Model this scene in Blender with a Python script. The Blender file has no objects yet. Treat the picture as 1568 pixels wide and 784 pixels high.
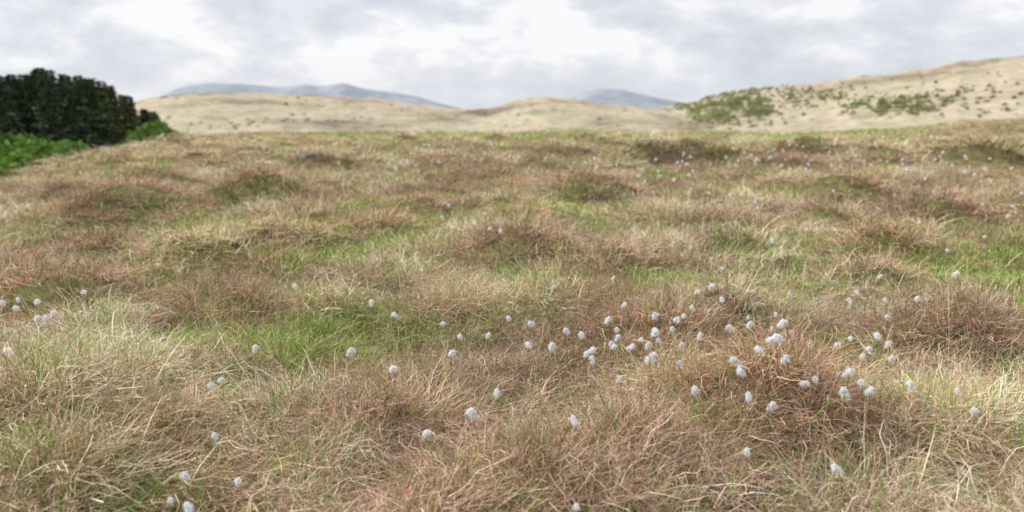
import bpy, math, numpy as np, time
from mathutils import Vector
R = np.random.RandomState(7)
scene = bpy.context.scene
CAM_H = 1.15
F = 1358.0
TH = math.atan(224/1358.0)

# ---------------------------------------------------------------- noise
def _h(ix, iy, s):
    h = (ix*374761393 + iy*668265263 + s*144269504) & 0xffffffff
    h = ((h ^ (h >> 13))*1274126177) & 0xffffffff
    h = h ^ (h >> 16)
    return h/4294967295.0
def vn(x, y, s=0):
    x = np.asarray(x, float); y = np.asarray(y, float)
    xi = np.floor(x).astype(np.int64); yi = np.floor(y).astype(np.int64)
    fx = x-xi; fy = y-yi
    fx = fx*fx*(3-2*fx); fy = fy*fy*(3-2*fy)
    a = _h(xi, yi, s); b = _h(xi+1, yi, s); c = _h(xi, yi+1, s); d = _h(xi+1, yi+1, s)
    return (a*(1-fx)+b*fx)*(1-fy)+(c*(1-fx)+d*fx)*fy
def fbm(x, y, s=0, o=4):
    v = 0; a = .5; t = 0
    for i in range(o):
        cx, sx = math.cos(i*1.1), math.sin(i*1.1)
        v = v+a*vn((x*cx-y*sx)*2**i+i*17.3, (x*sx+y*cx)*2**i-i*9.1, s+i*13); t += a; a *= .5
    return v/t
def sstep(a, b, x):
    t = np.clip((x-a)/(b-a), 0, 1)
    return t*t*(3-2*t)
def unproj(px, py, hz):
    u = px-784; v = py-392
    dz = F*math.sin(TH)+v*math.cos(TH); dy = F*math.cos(TH)-v*math.sin(TH)
    t = (CAM_H-hz)/dz
    return (round(u*t, 2), round(dy*t, 2))
def az_of(px): return np.arctan((np.asarray(px, float)-784)/F)

# ---------------------------------------------------------------- tussocks
hand = [(1180,650,.40,.25,1),(840,725,.40,.15,1),(1092,495,.32,.21,2),(100,560,.34,.16,0),(70,650,.34,.17,0),(140,515,.28,.15,0),
 (60,740,.3,.10,0),(405,300,.75,.44,1),(195,318,.8,.34,1),(310,392,.5,.19,0),(590,432,.4,.17,2),(90,448,.4,.22,1),(590,655,.33,.14,1),
 (930,700,.3,.13,1),(335,475,.35,.19,1),(700,472,.4,.13,2),(1480,520,.4,.21,1),(1350,380,.5,.21,1),(800,385,.6,.20,1),(560,350,.6,.20,1),
 (1010,330,.7,.14,2),(150,600,.3,.08,0),(700,760,.3,.09,1),(500,700,.3,.10,2),(1330,755,.3,.08,2),(430,640,.25,.10,0),(1040,600,.25,.12,2),(1430,650,.3,.12,2),
 (990,256,.9,.46,3),(1052,256,.9,.42,3),(1105,254,.8,.34,3),(1350,256,1.0,.35,1),(1500,258,1.1,.45,3),(490,254,.7,.3,3),(860,240,1.2,.3,1),(1200,262,.8,.25,1),(430,310,.45,.3,3),(720,258,.7,.3,1),(120,290,.8,.3,1),
 (1290,300,.8,.3,1),(1440,330,.7,.3,1),(1100,345,.6,.22,1),(900,300,.8,.25,1),(1240,244,1.2,.4,3),(250,275,.8,.3,1)]
T = []
for (px, py, r, h, k) in hand:
    x, y = unproj(px, py, .05); T.append((x, y, r, h, k))
nh = len(T)
for i in range(900):
    d = 2.0+34*R.rand()**.62; a = R.uniform(-.75, .75)
    x, y = d*math.sin(a), d*math.cos(a)
    r = R.uniform(.12, .36)*(1+d/45); h = r*R.uniform(.25, .58)
    if any((x-t[0])**2+(y-t[1])**2 < (t[2]*.9)**2 for t in T[:nh]): continue
    T.append((x, y, r, h, R.choice([0,1,1,1,2,2,2,4])))

BPX = [-900,-300,0,130,230,390,784,1200,1400,1568,1900]
BD  = [12,14,18,28,36,44,46,47,52,60,60]
BZ  = [0,0,0,0,0,0,0,0,.25,.55,1.0]
BL  = [-1.2,-.8,-.42,-.30,-.2,-.08,0,0,0,0,0]
BS  = [.20,.20,.20,.16,.12,.08,.07,.07,.07,.06,.06]
BAZ = az_of(BPX)
def mound(x, y):
    z = np.zeros_like(x)
    for (a, b, r, h, k) in T:
        m = (np.abs(x-a) < 2.2*r) & (np.abs(y-b) < 2.2*r)
        if m.any():
            q = ((x[m]-a)**2+(y[m]-b)**2)/(r*r)
            z[m] = np.maximum(z[m], h*np.exp(-q*1.6))
    return z
def H(x, y):
    x = np.asarray(x, float); y = np.asarray(y, float)
    d = np.hypot(x, y); az = np.arctan2(x, y)
    z = .16*(fbm(x/3.1, y/3.1, 3)-.5)*sstep(1, 5, d)+.5*(fbm(x/14, y/14, 5, 3)-.5)*sstep(6, 20, d)
    z = z+.17*(fbm(x/.5, y/.5, 9, 2)-.5)*(1-sstep(25, 50, d))
    z = z+mound(x, y)
    D = np.interp(az, BAZ, BD)+4*(vn(az*14, az*0, 2)-.5); s = np.interp(az, BAZ, BS); bz = np.interp(az, BAZ, BZ)
    z = z+bz*sstep(20, 60, d)+np.interp(az, BAZ, BL)*sstep(5, 22, d)
    e = np.maximum(d-D, 0); V = 18.
    z = z-V*(1-np.exp(-e*s/V*np.clip(e/8, 0, 1)))
    z = z+.6*(fbm(x/25, y/25, 8)-.5)*sstep(60, 120, d)
    return z
def H1(x, y): return float(H(np.array([x]), np.array([y]))[0])

# ---------------------------------------------------------------- mesh helper
def mesh_obj(name, v, f, mat=None, smooth=False, col=None, link=True):
    me = bpy.data.meshes.new(name)
    v = np.ascontiguousarray(v, np.float32); f = np.ascontiguousarray(f, np.int32)
    me.vertices.add(len(v)); me.vertices.foreach_set('co', v.ravel())
    k = f.shape[1]
    me.loops.add(f.size); me.loops.foreach_set('vertex_index', f.ravel())
    me.polygons.add(len(f)); me.polygons.foreach_set('loop_start', np.arange(0, f.size, k, dtype=np.int32))
    me.update(calc_edges=True)
    me.polygons.foreach_set('use_smooth', np.full(len(f), bool(smooth)))
    if col is not None:
        a = me.attributes.new('col', 'FLOAT_COLOR', 'POINT')
        c = np.ones((len(v), 4), np.float32); c[:, :3] = col
        a.data.foreach_set('color', c.ravel())
    if mat: me.materials.append(mat)
    o = bpy.data.objects.new(name, me)
    if link: scene.collection.objects.link(o)
    return o

# ---------------------------------------------------------------- materials
def newmat(name):
    m = bpy.data.materials.new(name); m.use_nodes = True
    nt = m.node_tree; nt.nodes.clear(); return m, nt, nt.nodes, nt.links
def foliage_mat(name, trans=.3, tint=True):
    m, nt, N, L = newmat(name)
    out = N.new('ShaderNodeOutputMaterial')
    d = N.new('ShaderNodeBsdfDiffuse')
    a = N.new('ShaderNodeAttribute'); a.attribute_name = 'col'
    src = a.outputs['Color']
    if tint:
        b = N.new('ShaderNodeAttribute'); b.attribute_name = 'tint'; b.attribute_type = 'INSTANCER'
        mm = N.new('ShaderNodeMix'); mm.data_type = 'RGBA'; mm.blend_type = 'MULTIPLY'; mm.inputs[0].default_value = 1
        L.new(src, mm.inputs[6]); L.new(b.outputs['Color'], mm.inputs[7]); src = mm.outputs[2]
    L.new(src, d.inputs['Color'])
    if trans > 0:
        t = N.new('ShaderNodeBsdfTranslucent'); mix = N.new('ShaderNodeMixShader'); mix.inputs[0].default_value = trans
        L.new(src, t.inputs['Color']); L.new(d.outputs[0], mix.inputs[1]); L.new(t.outputs[0], mix.inputs[2]); L.new(mix.outputs[0], out.inputs[0])
    else: L.new(d.outputs[0], out.inputs[0])
    return m
M_grass = foliage_mat('grass_blades', 0, False)
M_leaf = foliage_mat('leaves', 0)
M_needle = foliage_mat('needles', 0)
M_cotton = foliage_mat('cotton', .3)

def ramp(N, stops):
    r = N.new('ShaderNodeValToRGB'); e = r.color_ramp.elements
    while len(e) < len(stops): e.new(.5)
    for i, (p, c) in enumerate(stops):
        e[i].position = p; e[i].color = (*c, 1)
    return r
def ground_mat(name, layers, scale, bump=.3, bscale=8, lo=.6, hi=1.25, det2=6):
    m, nt, N, L = newmat(name)
    out = N.new('ShaderNodeOutputMaterial'); d = N.new('ShaderNodeBsdfDiffuse')
    g = N.new('ShaderNodeNewGeometry')
    n1 = N.new('ShaderNodeTexNoise'); n1.inputs['Scale'].default_value = scale; n1.inputs['Detail'].default_value = 9; n1.inputs['Roughness'].default_value = .65
    n2 = N.new('ShaderNodeTexNoise'); n2.inputs['Scale'].default_value = scale*bscale; n2.inputs['Detail'].default_value = det2; n2.inputs['Roughness'].default_value = .6
    L.new(g.outputs['Position'], n1.inputs['Vector']); L.new(g.outputs['Position'], n2.inputs['Vector'])
    r = ramp(N, layers); L.new(n1.outputs['Fac'], r.inputs[0])
    r2 = ramp(N, [(.35, (lo,lo,lo)), (.65, (hi,hi,hi))]); L.new(n2.outputs['Fac'], r2.inputs[0])
    mm = N.new('ShaderNodeMix'); mm.data_type = 'RGBA'; mm.blend_type = 'MULTIPLY'; mm.inputs[0].default_value = 1
    L.new(r.outputs[0], mm.inputs[6]); L.new(r2.outputs[0], mm.inputs[7]); L.new(mm.outputs[2], d.inputs['Color'])
    b = N.new('ShaderNodeBump'); b.inputs['Strength'].default_value = bump; b.inputs['Distance'].default_value = .5/scale*.1
    L.new(n2.outputs['Fac'], b.inputs['Height']); L.new(b.outputs[0], d.inputs['Normal'])
    L.new(d.outputs[0], out.inputs[0])
    return m
M_ground = ground_mat('peat_and_thatch', [(.3,(.11,.08,.05)),(.45,(.20,.155,.095)),(.55,(.16,.17,.065)),(.7,(.30,.235,.14))], .6)
M_hill = ground_mat('moor_grass_hill', [(.34,(.19,.16,.12)),(.41,(.31,.265,.195)),(.48,(.42,.365,.265)),(.56,(.49,.425,.32)),(.61,(.38,.36,.235)),(.68,(.28,.30,.17))], .019, .12, 12, .76, 1.10)
M_mount = ground_mat('hazy_distant_rock', [(.35,(.25,.28,.34)),(.5,(.31,.34,.40)),(.65,(.38,.41,.45))], .004, .2, 6, .8, 1.1)  # aerial haze is painted into the mountain colours as blue-grey

# ---------------------------------------------------------------- ground
NR, NA = 440, 620
rr = np.concatenate([[0.0], np.geomspace(.35, 9000, NR)])
aa = np.linspace(0, 2*math.pi, NA, endpoint=False)
RR, AA = np.meshgrid(rr, aa, indexing='ij')
X = (RR*np.sin(AA)).ravel(); Y = (RR*np.cos(AA)).ravel()
Z = H(X, Y)
i, j = np.meshgrid(np.arange(NR), np.arange(NA), indexing='ij')
j2 = (j+1) % NA
f = np.stack([i*NA+j, (i+1)*NA+j, (i+1)*NA+j2, i*NA+j2], -1).reshape(-1, 4)[:, ::-1]
mesh_obj('ground', np.stack([X, Y, Z], 1), f, M_ground, True)

# ---------------------------------------------------------------- hills
def hill(name, px, py, rfoot, rcrest, rback, base, mat, rough, seed, na=700, nr=90, fine=0):
    azs = np.linspace(az_of(px[0]), az_of(px[-1]), na); rs = np.linspace(rfoot, rback, nr)
    A, D = np.meshgrid(azs, rs, indexing='ij')
    k = np.ones(11)/11
    t1 = np.interp(np.tan(azs)*F+784, px, py); t1 = np.convolve(np.pad(t1, 5, 'edge'), k, 'valid')
    crest = CAM_H+(168-t1)/F*rcrest*1.0
    s = np.where(D < rcrest, sstep(rfoot, rcrest, D)**.8, 1-.8*sstep(rcrest, rback, D))
    z = base+(crest[:, None]-base)*s
    x = D*np.sin(A); y = D*np.cos(A)
    edge = sstep(rfoot, rfoot+.3*(rcrest-rfoot), D)
    sc = rcrest/6
    z = z+rough*(fbm(x/sc, y/sc, seed, 5)-.5)*edge+fine*(fbm(x/18, y/18, seed+9, 3)-.5)*edge
    ii, jj = np.meshgrid(np.arange(na-1), np.arange(nr-1), indexing='ij')
    f = np.stack([ii*nr+jj, (ii+1)*nr+jj, (ii+1)*nr+jj+1, ii*nr+jj+1], -1).reshape(-1, 4)
    o = mesh_obj(name, np.stack([x.ravel(), y.ravel(), z.ravel()], 1), f, mat, True)
    return (azs, rs, z)
h1 = hill('moorland_hill', [-900,0,200,240,290,400,500,580,640,700,760,795,830,870,930,1000,1080,1300],
     [162,170,162,153,148,146,148,152,159,165,162,151,147,150,159,165,170,174], 260, 520, 900, -20, M_hill, 4, 21, 900, 130, 2.6)
h2 = hill('moorland_hill', [900,960,1010,1060,1082,1110,1200,1260,1300,1350,1420,1455,1470,1500,1568,1750,2200,3000],
     [178,172,165,157,150,142,136,132,123,121,114,105,106,104,98,82,76,106], 200, 600, 1100, -22, M_hill, 5, 33, 900, 130, 3.0)
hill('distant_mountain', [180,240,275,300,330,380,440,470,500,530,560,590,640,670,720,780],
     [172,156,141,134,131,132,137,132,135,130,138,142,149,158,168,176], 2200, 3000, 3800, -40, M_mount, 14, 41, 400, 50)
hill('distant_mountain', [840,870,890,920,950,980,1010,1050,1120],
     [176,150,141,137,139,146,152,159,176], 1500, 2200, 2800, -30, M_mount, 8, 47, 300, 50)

# ---------------------------------------------------------------- blades
def blades(n, rad, L, th0, th1, w, pal, prob, comb=None, K=5, kink=.16, twist=.5, rs=R, brj=.40):
    base = rs.normal(0, rad, (n, 2))
    phi = rs.uniform(0, 2*math.pi, n)
    if comb is not None: phi = rs.normal(0, comb, n)
    else:
        out = np.arctan2(base[:, 1], base[:, 0]); m = rs.rand(n) < .6; phi[m] = out[m]+rs.normal(0, .5, m.sum())
    l = rs.uniform(L[0], L[1], n); a0 = rs.normal(th0[0], th0[1], n); a1 = rs.normal(th1[0], th1[1], n); tw = rs.normal(0, twist, n)
    ww = w*rs.uniform(.6, 1.3, n)
    p = np.concatenate([base, np.full((n, 1), -.01)], 1)
    P = [p.copy()]
    for k in range(K):
        t = (k+.5)/K
        a = a0+a1*t+rs.normal(0, kink, n); ph = phi+tw*t+rs.normal(0, kink*1.5, n)
        p = p+(l/K)[:, None]*np.stack([np.sin(a)*np.cos(ph), np.sin(a)*np.sin(ph), np.cos(a)], 1)
        p[:, 2] = np.maximum(p[:, 2], .004+.03*rs.rand(n)); P.append(p.copy())
    P = np.stack(P, 1)
    side = np.stack([-np.sin(phi), np.cos(phi), np.zeros(n)], 1)+rs.normal(0, .5, (n, 3))
    side /= np.linalg.norm(side, axis=1)[:, None]
    prof = np.array([(1-(k/K)**2)*.95+.08 for k in range(K+1)])
    off = side[:, None, :]*(ww[:, None]*prof)[:, :, None]*.5
    v = np.stack([P-off, P+off], 2).reshape(-1, 3)
    b = np.arange(n)[:, None]*(K+1)*2+np.arange(K)[None, :]*2
    f = np.stack([b, b+1, b+3, b+2], -1).reshape(-1, 4)
    c = np.array(pal)[rs.choice(len(pal), n, p=prob)]*(1+rs.uniform(-brj, brj, (n, 1)))
    c = np.repeat(c, (K+1)*2, axis=0)
    return v, f, c
def join(parts):
    v = []; f = []; c = []; o = 0
    for a, b, d in parts: v.append(a); f.append(b+o); c.append(d); o += len(a)
    return np.concatenate(v), np.concatenate(f), np.concatenate(c)

GRN=(.22,.39,.07); GR2=(.39,.43,.145); GR3=(.14,.25,.05); STR=(.74,.59,.41); PAL=(.86,.74,.56); TAN=(.55,.42,.285)
RST=(.43,.255,.17); RS2=(.58,.375,.27); DRK=(.20,.125,.085); PNK=(.73,.53,.41)
def t_green(q, w, K): return join([
    blades(int(62*q), .06, (.08,.21), (.22,.22), (.7,.5), .0031*w, [GRN,GR2,GR3], [.5,.28,.22], K=K),
    blades(int(44*q), .07, (.08,.22), (.9,.4), (.9,.5), .0023*w, [STR,TAN,PNK], [.36,.32,.32], K=K)])
def t_pale(q, w, K): return join([
    blades(int(62*q), .055, (.16,.34), (.7,.35), (1.4,.6), .0042*w, [PAL,STR,TAN,RS2], [.33,.37,.2,.1], comb=1.0, twist=1.4, kink=.3, K=K),
    blades(int(18*q), .06, (.10,.22), (.2,.2), (.6,.4), .0036*w, [GRN,GR2], [.6,.4], K=K)])
def t_rust(q, w, K): return join([
    blades(int(78*q), .06, (.12,.28), (.8,.4), (1.1,.6), .0023*w, [RST,RS2,PNK,DRK,STR], [.28,.27,.22,.12,.11], comb=.9, twist=1.1, kink=.22, K=K),
    blades(int(10*q), .07, (.08,.18), (.25,.25), (.5,.4), .0026*w, [GRN,GR2,GR3], [.4,.3,.3], K=K)])
def t_straw(q, w, K): return join([
    blades(int(70*q), .06, (.12,.28), (.8,.4), (1.1,.6), .0029*w, [STR,TAN,PNK,RS2,PAL], [.24,.20,.26,.17,.13], comb=1.1, twist=1.1, kink=.24, K=K),
    blades(int(15*q), .07, (.1,.2), (.25,.25), (.6,.4), .0028*w, [GRN,GR2], [.6,.4], K=K)])
def t_twig(q, w, K): return join([
    blades(int(52*q), .055, (.08,.20), (.4,.3), (.3,.5), .0022*w, [RST,DRK,RS2,TAN], [.38,.30,.2,.12], kink=.4, K=K),
    blades(int(40*q), .07, (.06,.16), (.8,.4), (.9,.5), .0026*w, [GR2,STR,PNK,GRN], [.2,.28,.34,.18], K=K)])

def sample(n_per, d0, d1, sfun, azr):
    ds = np.geomspace(d0, d1, 60); out = []
    for a, b in zip(ds[:-1], ds[1:]):
        m = .5*(a+b); s = sfun(m); n = n_per/s**2*azr*(b*b-a*a)
        k = int(n)+(R.rand() < n-int(n)); d = np.sqrt(R.uniform(a*a, b*b, k)); az = R.uniform(-azr, azr, k)
        out.append(np.stack([d*np.sin(az), d*np.cos(az), np.full(k, s)], 1))
    return np.concatenate(out)
sf = lambda d: max(1, (d/5.5)**.72)
S = sample(130, 1.6, 66, sf, .66)
x, y, s = S.T
d = np.hypot(x, y); z = H(x, y); n = len(x); az = np.arctan2(x, y)
mk = np.full(n, -1); mi = np.zeros(n); ang = np.zeros(n); hm = np.zeros(n, bool)
for q_, (a, b, r, h, k) in enumerate(T):
    q = ((x-a)**2+(y-b)**2)/(r*r); g = np.exp(-q*1.1); m = (g > mi) & (q < 2.5)
    mi[m] = g[m]; mk[m] = k; ang[m] = np.arctan2(y[m]-b, x[m]-a); hm[m] = q_ < nh
na = fbm(x/1.1, y/1.1, 51); nb = fbm(x/6, y/9, 61); nc = fbm(x/.6, y/.6, 71)
gprob = np.clip(.31+3.0*(na-.5)+2.0*(nb-.5)+.42*sstep(18, 27, d)-.15*sstep(7, 10, d)*(1-sstep(17, 21, d)), .04, .95)
rprob = np.clip(.52+2.8*(fbm(x/2.2, y/2.5, 81)-.5)+2.0*(fbm(x/9, y/9, 91)-.5)-.38*sstep(20, 30, d), .04, .96)
brown = np.maximum(sstep(-.50, -.44, az)*(1-sstep(-.30, -.22, az))*sstep(22, 28, d), sstep(.42, .47, az)*sstep(30, 40, d))
gprob = gprob*(1-.75*brown); rprob = np.maximum(rprob, .85*brown)
u1 = R.rand(n); u2 = R.rand(n); u3 = R.rand(n)
typ = np.where(u1 < gprob, 0, np.where(u2 < rprob, np.where(u3 < .5, 2, 4), 3))
onm = (R.rand(n) < mi*np.where(hm & (mk == 3), 2.2, 1.25)) & (mk >= 0)
typ = np.where(onm, np.choose(np.clip(mk, 0, 4), [1, 2, 3, 4, 4]), typ)
lb = (x < -.55*d+.25) & (d < 5) & (R.rand(n) < .35); typ = np.where(lb, 1, typ)
flow = 2*math.pi*fbm(x/1.8, y/1.8, 101)*1.6
rz = np.where(onm, ang+.5+R.normal(0, .7, n), flow+R.normal(0, 1.1, n))
hs = s**.28*R.uniform(.6, 1.15, n)*(.68+.45*np.clip(mi, 0, 1))
sx_ = s*R.uniform(.85, 1.2, n)
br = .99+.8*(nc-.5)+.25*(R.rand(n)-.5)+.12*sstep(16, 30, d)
tint = np.stack([br, br, br], 1)*np.stack([1+.14*(na-.5), 1+0*na, 1-.14*(na-.5)], 1)
dk = (mk == 3) & onm
tint[dk] *= np.array([.50, .55, .42])
lod = np.where(d < 5.5, 0, np.where(d < 18, 1, 2))
LOD = [(1.0, 1.0, 5), (.42, 1.4, 4), (.20, 2.0, 3)]
NV = 10
tq = 0
for k, (nm, fn) in enumerate([('green_grass', t_green), ('pale_tussock_grass', t_pale), ('brown_moor_grass', t_rust), ('straw_grass', t_straw), ('heather', t_twig)]):
    VV = []; FF = []; CC = []; off = 0
    for l in range(3):
        for vv in range(NV):
            bv, bf, bc = fn(*LOD[l])
            ids = np.where((typ == k) & (lod == l))[0][vv::NV]
            if len(ids) == 0: continue
            c_, s_ = np.cos(rz[ids]), np.sin(rz[ids])
            vx = bv[None, :, 0]*sx_[ids][:, None]; vy = bv[None, :, 1]*sx_[ids][:, None]; vz = bv[None, :, 2]*hs[ids][:, None]
            V = np.empty((len(ids), len(bv), 3), np.float32)
            V[..., 0] = vx*c_[:, None]-vy*s_[:, None]+x[ids][:, None]
            V[..., 1] = vx*s_[:, None]+vy*c_[:, None]+y[ids][:, None]
            V[..., 2] = vz+z[ids][:, None]
            VV.append(V.reshape(-1, 3)); CC.append((bc[None]*tint[ids][:, None, :]).reshape(-1, 3).astype(np.float32))
            FF.append((bf[None]+(np.arange(len(ids))*len(bv))[:, None, None]).reshape(-1, 4).astype(np.int32)+off); off += len(ids)*len(bv)
    FF = np.concatenate(FF); tq += len(FF)
    mesh_obj(nm, np.concatenate(VV), FF, M_grass, False, np.clip(np.concatenate(CC), 0, .9))
    del VV, FF, CC

# ---------------------------------------------------------------- instancing
def make_coll(name, fn, nvar, mat):
    c = bpy.data.collections.new(name)
    for k in range(nvar):
        v, f, col = fn(k)
        c.objects.link(mesh_obj('%s_%02d' % (name, k), v, f, mat, False, col, link=False))
    return c
_gn = {}
def gn_tree(c):
    if c.name in _gn: return _gn[c.name]
    t = bpy.data.node_groups.new('scatter_'+c.name, 'GeometryNodeTree')
    t.interface.new_socket('Geometry', in_out='INPUT', socket_type='NodeSocketGeometry')
    t.interface.new_socket('Geometry', in_out='OUTPUT', socket_type='NodeSocketGeometry')
    N = t.nodes; L = t.links
    gi = N.new('NodeGroupInput'); go = N.new('NodeGroupOutput'); ip = N.new('GeometryNodeInstanceOnPoints')
    ci = N.new('GeometryNodeCollectionInfo'); ci.inputs[0].default_value = c; ci.inputs['Separate Children'].default_value = True; ci.inputs['Reset Children'].default_value = True
    def na(n, ty):
        a = N.new('GeometryNodeInputNamedAttribute'); a.data_type = ty; a.inputs[0].default_value = n; return a.outputs[0]
    e = N.new('FunctionNodeEulerToRotation')
    L.new(gi.outputs[0], ip.inputs['Points']); L.new(ci.outputs[0], ip.inputs['Instance']); ip.inputs['Pick Instance'].default_value = True
    L.new(na('idx', 'INT'), ip.inputs['Instance Index']); L.new(na('rot', 'FLOAT_VECTOR'), e.inputs[0]); L.new(e.outputs[0], ip.inputs['Rotation'])
    L.new(na('scl', 'FLOAT_VECTOR'), ip.inputs['Scale']); L.new(ip.outputs[0], go.inputs[0])
    _gn[c.name] = t; return t
def scatter(name, c, P, rot, scl, tint, nvar):
    n = len(P); me = bpy.data.meshes.new(name); me.vertices.add(n)
    me.vertices.foreach_set('co', np.asarray(P, np.float32).ravel())
    a = me.attributes.new('rot', 'FLOAT_VECTOR', 'POINT'); a.data.foreach_set('vector', np.asarray(rot, np.float32).ravel())
    a = me.attributes.new('scl', 'FLOAT_VECTOR', 'POINT'); a.data.foreach_set('vector', np.asarray(scl, np.float32).ravel())
    a = me.attributes.new('idx', 'INT', 'POINT'); a.data.foreach_set('value', R.randint(0, nvar, n).astype(np.int32))
    t4 = np.ones((n, 4), np.float32); t4[:, :3] = tint
    a = me.attributes.new('tint', 'FLOAT_COLOR', 'POINT'); a.data.foreach_set('color', t4.ravel())
    o = bpy.data.objects.new(name, me); scene.collection.objects.link(o)
    md = o.modifiers.new('scatter', 'NODES'); md.node_group = gn_tree(c)
    return o

# ---------------------------------------------------------------- cotton grass
WHT=(.93,.945,.96)
def ico(r, sub=2):
    import bmesh
    bm = bmesh.new(); bmesh.ops.create_icosphere(bm, subdivisions=sub, radius=r)
    v = np.array([q.co[:] for q in bm.verts]); f = np.array([[w.index for w in q.verts] for q in bm.faces]); bm.free(); return v, f
def cotton(k):
    rs = np.random.RandomState(100+k)
    hgt = rs.uniform(.18, .26); bend = rs.uniform(0, .07)
    t = np.linspace(0, 1, 7)
    px = bend*t**2; pz = hgt*t
    v = []; f = []; c = []
    for ring in range(7):
        for q in range(4):
            a = q*math.pi/2; w = .0011*(1.2-.4*t[ring]); v.append((px[ring]+w*math.cos(a), w*math.sin(a), pz[ring]-.02)); c.append((.20,.18,.08))
    for ring in range(6):
        for q in range(4):
            f.append((ring*4+q, ring*4+(q+1) % 4, ring*4+4+(q+1) % 4, ring*4+4+q))
    cen0 = np.array([px[-1]+.002, 0, pz[-1]-.010])
    lobes = [(cen0, .85)]
    dirx = rs.normal(0, 1, 2); dirx /= np.linalg.norm(dirx)
    for q in range(rs.randint(1, 4)):
        u = rs.uniform(.3, 1)
        lobes.append((cen0+np.array([dirx[0]*.014*u, dirx[1]*.014*u, -.012*u+rs.normal(0, .003)]), rs.uniform(.45, .75)))
    for cen, m in lobes:
        V, Fc = ico(.0058*m, 2); V = V*np.array([1, 1, rs.uniform(1, 1.35)])*(1+.25*rs.normal(0, .4, (len(V), 1)).clip(-.6, .6))
        o = len(v); v += list(map(tuple, V+cen)); c += [WHT]*len(V)
        f += [(a+o, b+o, d_+o) for a, b, d_ in Fc]
        nf = int(180*m)
        dr = rs.normal(0, 1, (nf, 3)); dr /= np.linalg.norm(dr, axis=1)[:, None]
        ln = rs.uniform(.006, .021, nf)*m*np.where(dr[:, 2] < 0, 1.25, .8)
        for q in range(nf):
            sd = np.cross(dr[q], rs.normal(0, 1, 3)); sd /= np.linalg.norm(sd); w = .0008
            p0 = cen+dr[q]*.004*m; p1 = cen+dr[q]*ln[q]*.7; p2 = cen+dr[q]*ln[q]+np.array([.001, 0, -.003])+rs.normal(0, .003, 3)
            o = len(v); v += [tuple(p0-sd*w), tuple(p0+sd*w), tuple(p1+sd*w), tuple(p1-sd*w), tuple(p2+sd*w*.3), tuple(p2-sd*w*.3)]; c += [WHT]*6
            f += [(o, o+1, o+2, o+3), (o+3, o+2, o+4, o+5)]
    me = bpy.data.meshes.new('cp'); me.from_pydata([tuple(q) for q in v], [], f); me.update()
    a = me.attributes.new('col', 'FLOAT_COLOR', 'POINT'); cc = np.ones((len(v), 4), np.float32); cc[:, :3] = np.array(c); a.data.foreach_set('color', cc.ravel())
    me.materials.append(M_cotton)
    return bpy.data.objects.new('cotton_plant_%02d' % k, me)
C_cot = bpy.data.collections.new('cotton_plant')
for k in range(12): C_cot.objects.link(cotton(k))
heads = [(20,549,1.4),(88,482,1.2),(76,484,1),(126,459,1),(69,465,1),(97,480,1),(22,457,.8),(10,467,1),(26,466,.9),(383,522,.9),(425,441,1),(248,396,.8),(293,576,.8),(340,580,.8),(242,755,.8),(273,731,1),(378,731,.8),(319,775,1),(525,530,1),(589,561,1.1),(608,476,1),(665,489,.9),(690,535,1.1),(645,640,.9),(567,455,.9),(739,622,1),(764,600,.8),(853,623,.8),(891,766,.8),(335,660,.7),(773,491,.8),(738,505,.7),(809,497,1),(828,521,1),(838,529,1.1),(873,510,.9),(888,517,.9),(904,542,1),(912,540,1),(920,537,.8),(923,475,.9),(915,510,.6),(940,520,1),(946,508,1),(953,506,.8),(938,495,.9),(963,566,.8),(967,467,.8),(985,520,1),(993,518,1.1),(1001,512,1),(983,508,.8),(1008,510,.8),(1007,546,.8),(1014,473,.9),(1025,475,.8),(1036,478,.8),(1046,474,.8),(1037,492,.8),(1064,452,1),(1098,459,1),(1065,579,.8),(1100,546,1.1),(1129,497,.9),(1140,502,1.1),(1150,499,1),(1135,493,1),(1161,520,1),(1140,540,.9),(1132,575,.8),(1140,563,1),(1155,458,.7),(1163,440,.7),(1175,531,.9),(1160,607,.9),(1154,605,.8),(1149,693,.9),(1198,533,1.2),(1201,543,1.2),(1200,555,1.1),(1228,548,1.1),(1233,552,.9),(1230,566,1.2),(1230,508,.9),(1242,520,1.1),(1262,535,1),(1273,535,1.1),(1297,518,.8),(1318,520,1),(1318,540,1),(1295,565,1.2),(1309,597,1),(1325,590,1.1),(1335,588,1.1),(1342,590,1),(1366,515,1.2),(1372,520,1.1),(1366,540,.8),(1402,572,.9),(1462,580,.6),(1513,606,.8),(1300,699,.9),(1276,711,.9),(1275,455,.7),(1290,455,.7),(1313,438,.8),(1205,450,.7),(1180,480,.7),
 (669,327,1),(680,316,1),(747,325,1),(763,340,1),(738,352,.9),(1148,313,1),(1163,318,1),(1120,300,1),(1184,360,.9),(1240,352,.9),(1345,415,.8),(1440,380,.8),(1500,312,1),(1556,316,1),(1541,327,1),(1080,300,1),(1505,355,.9),(850,437,.7),(700,515,.6),(950,415,.7),(1100,400,.6),(1050,520,.8),(1085,535,.7),(1215,530,.8),(1250,560,.7),(1180,505,.8),(1030,548,.7)]
cp = []
for (px, py, sz) in heads:
    hh = .20
    for it in range(8):
        wx, wy = unproj(px, py, hh); hh = .5*hh+.5*(H1(wx, wy)+.195)
    cp.append((wx, wy, sz*(.78 if py > 650 else .96)))
def patch(cx, cy, sx, sy, n):
    for q in range(n): cp.append((R.normal(cx, sx), R.normal(cy, sy), R.uniform(.7, 1.1)))
patch(4.4, 14.0, 2.0, 2.0, 95); patch(7.5, 17, 3.0, 2.5, 65); patch(-1.2, 15.5, 1.2, .8, 28); patch(-5.5, 15, 1.6, 1., 8); patch(1.7, 3.7, .8, .35, 12)
cp = np.array(cp); cp = cp[cp[:, 1] > 1.8]; n = len(cp)
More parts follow.
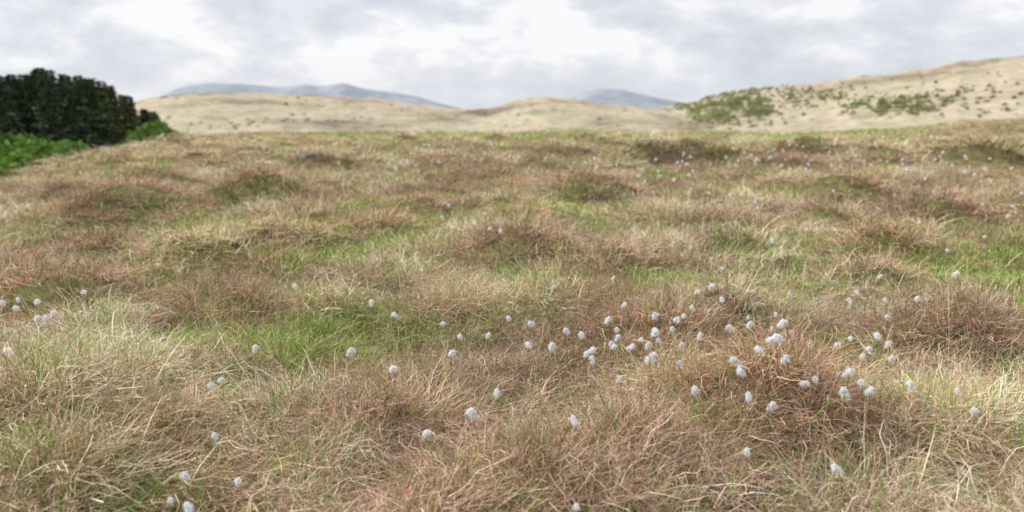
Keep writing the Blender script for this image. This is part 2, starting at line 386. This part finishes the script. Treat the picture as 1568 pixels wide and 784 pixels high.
cz = H(cp[:, 0], cp[:, 1]); dd = np.hypot(cp[:, 0], cp[:, 1])
scatter('cotton_grass', C_cot, np.stack([cp[:, 0], cp[:, 1], cz], 1), np.stack([R.normal(0, .13, n), R.normal(0, .13, n), R.uniform(0, 6.28, n)], 1),
        np.stack([cp[:, 2]*1.05, cp[:, 2]*1.05, cp[:, 2]*.3+.70], 1)*(1+.38*sstep(8, 14, dd))[:, None], np.ones((n, 3)), 12)

# ---------------------------------------------------------------- tall stalks
def stalks():
    rs = np.random.RandomState(5)
    pts = [(-1.45,4.2,.75,-.1),(.0-.33,2.85,.62,-.12),(1.35,4.1,.5,.1),(-1.7,4.5,.6,-.3),(-2.3,4.6,.6,-.35),(-.9,2.5,.7,1.0),(.7,5,.45,.5),(2.0,5,.5,-.5),(-2.9,5.5,.7,-.25),(1.1,6,.5,-.4)]
    for q in range(90): 
        d = rs.uniform(3, 14); a = rs.uniform(-.65, .65); pts.append((d*math.sin(a), d*math.cos(a), rs.uniform(.3, .55), rs.normal(0, .5)))
    v = []; f = []; c = []
    for (px, py, l, lean) in pts:
        z0 = H1(px, py); p = np.array([px, py, z0]); th = rs.uniform(0, .15); K = 10
        for k in range(K+1):
            t = k/K; w = .0014*(1.1-.7*t)
            if k >= K-2: w = .0024 if k < K else .0006
            for q in range(3):
                a = q*2.094; v.append((p[0]+w*math.cos(a), p[1]+w*math.sin(a), p[2])); c.append((.66,.54,.33))
            ang = lean*(.35+.9*t)
            p = p+l/K*np.array([math.sin(ang), math.sin(th*t), math.cos(ang)])
        o = len(v)-(K+1)*3
        for k in range(K):
            for q in range(3):
                f.append((o+k*3+q, o+k*3+(q+1) % 3, o+k*3+3+(q+1) % 3, o+k*3+3+q))
    mesh_obj('dry_grass_stalks', np.array(v), np.array(f), M_grass, False, np.array(c))
stalks()

# ---------------------------------------------------------------- trees
def conifer(k):
    rs = np.random.RandomState(200+k); Ht = 10.0; v = []; f = []; c = []
    def quad(p, a, b, col):
        o = len(v); v.extend([tuple(p), tuple(p+a*.5+b), tuple(p+a), tuple(p+a*.5-b)]); f.append((o, o+1, o+2, o+3)); c.extend([col]*4)
    for ring in range(9):
        t = ring/8; w = .16*(1-t)+.01
        for q in range(6): v.append((w*math.cos(q*1.047), w*math.sin(q*1.047), Ht*.99*t)); c.append((.08,.06,.045))
    for ring in range(8):
        for q in range(6): f.append((ring*6+q, ring*6+(q+1) % 6, ring*6+6+(q+1) % 6, ring*6+6+q))
    z = .8
    while z < Ht-.1:
        t = z/Ht; br = (2.6*(1-t)**.85+.05)*rs.uniform(.8, 1.1); nb = max(4, int(11*(1-t*.5)))
        for b in range(nb):
            a = rs.uniform(0, 6.28); L_ = br*rs.uniform(.65, 1.15); dr = np.array([math.cos(a), math.sin(a), 0]); sd = np.array([-dr[1], dr[0], 0])
            rise = rs.uniform(-.1, .35)
            m = max(2, int(L_/.2))
            for q in range(m):
                s_ = (q+.5)/m; p = dr*L_*s_+np.array([0, 0, z+rise*s_*L_-.25*s_*s_*L_])
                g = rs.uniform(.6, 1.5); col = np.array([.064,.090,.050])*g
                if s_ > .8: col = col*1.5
                for sgn in (-1, 1):
                    di = dr*.5+sd*sgn*rs.uniform(.3, 1.)+np.array([0, 0, rs.uniform(-.4, .3)])
                    quad(p, di*rs.uniform(.26, .46), np.array([rs.normal(0, .05), rs.normal(0, .05), .09]), tuple(col))
        z += rs.uniform(.18, .32)*(1.15-t*.5)
    return np.array(v), np.array(f), np.array(c)
def broadleaf(k):
    rs = np.random.RandomState(300+k); v = []; f = []; c = []
    def tube(p0, p1, w0, w1):
        o = len(v)
        for p, w in ((p0, w0), (p1, w1)):
            for q in range(5): v.append((p[0]+w*math.cos(q*1.257), p[1]+w*math.sin(q*1.257), p[2])); c.append((.13,.10,.07))
        for q in range(5): f.append((o+q, o+(q+1) % 5, o+5+(q+1) % 5, o+5+q))
    tube((0, 0, 0), (.1, 0, 1.8), .14, .1)
    for b in range(26):
        a = rs.uniform(0, 6.28); hh = rs.uniform(.8, 4.6); rad = 1.7*math.sin(math.pi*min(1, (hh+.6)/5.6))*rs.uniform(.4, 1.05)
        cc = np.array([rad*math.cos(a), rad*math.sin(a), hh]); tube((.05, 0, min(1.6, hh*.6)), tuple(cc), .05, .015)
        cr = rs.uniform(.4, .75); g0 = rs.uniform(.75, 1.25)
        for q in range(110):
            di = rs.normal(0, 1, 3); di /= np.linalg.norm(di); p = cc+di*cr*rs.uniform(.5, 1.05)*np.array([1, 1, .8])
            a1 = rs.normal(0, .1, 3); b1 = rs.normal(0, .07, 3); o = len(v)
            v.extend([tuple(p-a1), tuple(p+b1), tuple(p+a1), tuple(p-b1)]); f.append((o, o+1, o+2, o+3)); c.extend([tuple(np.array([.15,.25,.06])*g0*rs.uniform(.7, 1.3))]*4)
    return np.array(v), np.array(f), np.array(c)
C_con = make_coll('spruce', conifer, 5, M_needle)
C_bro = make_coll('broadleaf', broadleaf, 4, M_leaf)
P = []; SC = []; TI = []
TPX = [-900,-200,0,60,110,150,190,215,240,262]; TPY = [104,112,116,114,120,127,141,154,170,184]
for q in range(2600):
    a = R.uniform(az_of(-500), az_of(250)); dd = R.uniform(84, 112)
    tx, ty = dd*math.sin(a), dd*math.cos(a)
    if any((tx-p[0])**2+(ty-p[1])**2 < 1.8**2 for p in P): continue
    gz = H1(tx, ty); pxx = math.tan(a)*F+784
    top = CAM_H+(168-np.interp(pxx, TPX, TPY))/F*dd-abs(R.normal(0, 1.1))+.5
    hh = max(top-gz, 2.0); P.append((tx, ty, gz-.2)); w = hh/10*R.uniform(.9, 1.25)
    SC.append((w, w, hh/10)); g = R.uniform(.7, 1.25)
    k = R.rand() < .4 and pxx > 110
    TI.append((g*1.5, g*1.2, g*1.0) if k else (g, g, g))
n = len(P); scatter('spruce_plantation', C_con, P, np.stack([np.zeros(n), np.zeros(n), R.uniform(0, 6.28, n)], 1), SC, TI, 5)
P = []; SC = []
for q in range(120):
    pxx, pyy, dd = [(R.uniform(-300, 60), 184, 66), (R.uniform(30, 122), 203, 60), (R.uniform(222, 296), 178, 80)][q % 3]
    pyy += R.uniform(0, 18)+(abs(pxx-245)*.30 if q % 3 == 2 else 0); dd *= R.uniform(.94, 1.08); a = float(az_of(pxx))
    tx, ty = dd*math.sin(a), dd*math.cos(a); gz = H1(tx, ty)
    top = CAM_H+(168-pyy)/F*dd; hh = max(top-gz, 1.2)/5.2; P.append((tx, ty, gz-.1)); SC.append((hh, hh, hh))
n = len(P); g = R.uniform(.75, 1.3, (n, 1)); scatter('broadleaf_scrub', C_bro, P, np.stack([np.zeros(n), np.zeros(n), R.uniform(0, 6.28, n)], 1), SC, g*np.ones((1, 3)), 4)
def on_hill(pxx, pyy, hd=None):
    az_, rr_, z_ = hd if hd else h2
    a = float(az_of(pxx)); ia = int(np.argmin(abs(az_-a))); el = z_[ia]; ppy = 168-(el-CAM_H)/rr_*F
    ir = np.where((ppy <= pyy) & (rr_ < 600))[0]
    if len(ir) == 0: return None
    r = rr_[ir[0]]+R.uniform(-2, 2); return (r*math.sin(a), r*math.cos(a), el[ir[0]])
P = []; SC = []; TI = []
for q in range(4600):
    k = q % 10; tn = 1
    if k < 6: a = R.normal(1112, 45); b = R.normal(164, 12)
    elif k < 8: a = R.normal(1368, 42); b = 164+(1370-a)*.05+R.normal(0, 6)
    elif k < 9: a, b = R.uniform(1050, 1290), R.normal(152, 8)
    else:
        a, b = R.uniform(1150, 1560), R.normal(148, 12); tn = 0
        if q % 30 > 12: continue
    if k < 9 and fbm(np.array([a/16.]), np.array([b/7.]), 77, 3)[0] < .44+R.normal(0, .06): continue
    p = on_hill(a, b)
    if p:
        P.append((p[0], p[1], p[2]-.3)); s_ = R.uniform(.07, .30); SC.append((s_*2.1, s_*2.1, s_)); g = R.uniform(.8, 1.3)
        mx_ = R.uniform(0, .35)
        TI.append((2.9*g*(1+mx_*.2), 1.95*g, 4.0*g) if tn else (2.0*g, 1.0*g, 2.4*g))
n = len(P); scatter('hillside_woodland', C_bro, P, np.stack([np.zeros(n), np.zeros(n), R.uniform(0, 6.28, n)], 1), SC, TI, 4)
P = []; SC = []; TI = []
for q in range(1300):
    hd = h1 if q % 2 else h2
    a = R.uniform(225, 960) if q % 2 else R.uniform(1000, 1700); b = R.uniform(150, 205) if q % 2 else R.uniform(105, 205)
    if fbm(np.array([a/60.]), np.array([b/7.]), 87, 3)[0] < .56: continue
    p = on_hill(a, b, hd)
    if p: 
        P.append((p[0], p[1], p[2]-.25)); s_ = R.uniform(.04, .11); SC.append((s_*7, s_*7, s_)); g = R.uniform(.8, 1.3); TI.append((2.3*g, 1.15*g, 3.2*g))
n = len(P); scatter('hillside_heather', C_bro, P, np.stack([np.zeros(n), np.zeros(n), R.uniform(0, 6.28, n)], 1), SC, TI, 4)

# ---------------------------------------------------------------- rocks
def rock(name, x, y, r, seed):
    V, Fc = ico(1, 4)
    nz = fbm(V[:, 0]*1.5+V[:, 2], V[:, 1]*1.5+V[:, 2]*.7, seed, 4)
    V = V*(0.7+.6*nz)[:, None]*np.array([r*1.3, r, r*.7]); V[:, 2] += H1(x, y)+r*.3; V[:, 0] += x; V[:, 1] += y
    mesh_obj(name, V, Fc, M_rock, True)
M_rock = ground_mat('lichen_rock', [(.35,(.13,.13,.12)),(.5,(.26,.26,.25)),(.65,(.42,.42,.40))], 4, .6, 5)
rx, ry = unproj(482, 247, .1); rock('boulder', rx, ry-.3, .20, 3)

# ---------------------------------------------------------------- camera
cd = bpy.data.cameras.new('camera'); cam = bpy.data.objects.new('camera', cd); scene.collection.objects.link(cam); scene.camera = cam
cd.sensor_width = 36; cd.lens = 36*F/1568; cd.clip_end = 20000; cd.clip_start = .05
cam.location = (0, 0, CAM_H); cam.rotation_euler = (math.pi/2-TH, 0, 0)
cd.dof.use_dof = True; cd.dof.focus_distance = 3.6; cd.dof.aperture_fstop = 2.1

# ---------------------------------------------------------------- sun + sky
SE, SA = math.radians(44), math.radians(-65)
sd = bpy.data.lights.new('sun', 'SUN'); sd.energy = 4.4; sd.angle = math.radians(4); sd.color = (1, .95, .88)
so = bpy.data.objects.new('sun', sd); scene.collection.objects.link(so)
dirv = Vector((math.sin(SA)*math.cos(SE), math.cos(SA)*math.cos(SE), math.sin(SE)))
so.rotation_euler = (-dirv).to_track_quat('-Z', 'Y').to_euler()
w = bpy.data.worlds.new('World'); scene.world = w; w.use_nodes = True
N = w.node_tree.nodes; L = w.node_tree.links; N.clear()
out = N.new('ShaderNodeOutputWorld'); bg = N.new('ShaderNodeBackground'); bg.inputs[1].default_value = .1
sky = N.new('ShaderNodeTexSky'); sky.sky_type = 'NISHITA'; sky.sun_disc = False; sky.sun_elevation = SE; sky.sun_rotation = SA
tc = N.new('ShaderNodeTexCoord')
def noise(scale, mp, det, ro, dist, loc=(0, 0, 0)):
    m = N.new('ShaderNodeMapping'); m.inputs['Scale'].default_value = mp; m.inputs['Location'].default_value = loc
    L.new(tc.outputs['Generated'], m.inputs['Vector']); q = N.new('ShaderNodeTexNoise')
    q.inputs['Scale'].default_value = scale; q.inputs['Detail'].default_value = det; q.inputs['Roughness'].default_value = ro; q.inputs['Distortion'].default_value = dist
    L.new(m.outputs[0], q.inputs['Vector']); return q.outputs['Fac']
n1 = noise(3.0, (1, 1, 3.0), 2, .5, .2, (.75, 0, 0)); n2 = noise(9, (1, 1, 2.4), 9, .60, .2)
mx = N.new('ShaderNodeMath'); mx.operation = 'MULTIPLY_ADD'; L.new(n1, mx.inputs[0]); mx.inputs[1].default_value = .60
m2 = N.new('ShaderNodeMath'); m2.operation = 'MULTIPLY'; L.new(n2, m2.inputs[0]); m2.inputs[1].default_value = 1.1; L.new(m2.outputs[0], mx.inputs[2])
r = ramp(N, [(.68,(6.5,6.8,7.6)),(.80,(7.4,7.7,8.4)),(.90,(8.5,8.7,9.1)),(.97,(9.9,9.9,10.0))]); L.new(mx.outputs[0], r.inputs[0])
sep = N.new('ShaderNodeSeparateXYZ'); L.new(tc.outputs['Generated'], sep.inputs[0])
mr = N.new('ShaderNodeMapRange'); L.new(sep.outputs['Z'], mr.inputs[0]); mr.inputs[1].default_value = 0; mr.inputs[2].default_value = .06; mr.inputs[3].default_value = .6; mr.inputs[4].default_value = 0
hz = N.new('ShaderNodeMix'); hz.data_type = 'RGBA'; L.new(mr.outputs[0], hz.inputs[0]); L.new(r.outputs[0], hz.inputs[6]); hz.inputs[7].default_value = (7.6, 7.9, 8.6, 1)
cm = N.new('ShaderNodeMix'); cm.data_type = 'RGBA'; cm.inputs[0].default_value = .93; L.new(sky.outputs[0], cm.inputs[6]); L.new(hz.outputs[2], cm.inputs[7])
L.new(cm.outputs[2], bg.inputs[0]); L.new(bg.outputs[0], out.inputs[0])
vs = scene.view_settings; vs.view_transform = 'Standard'; vs.look = 'None'; vs.exposure = 0; vs.gamma = 1
print('DONE', tq)
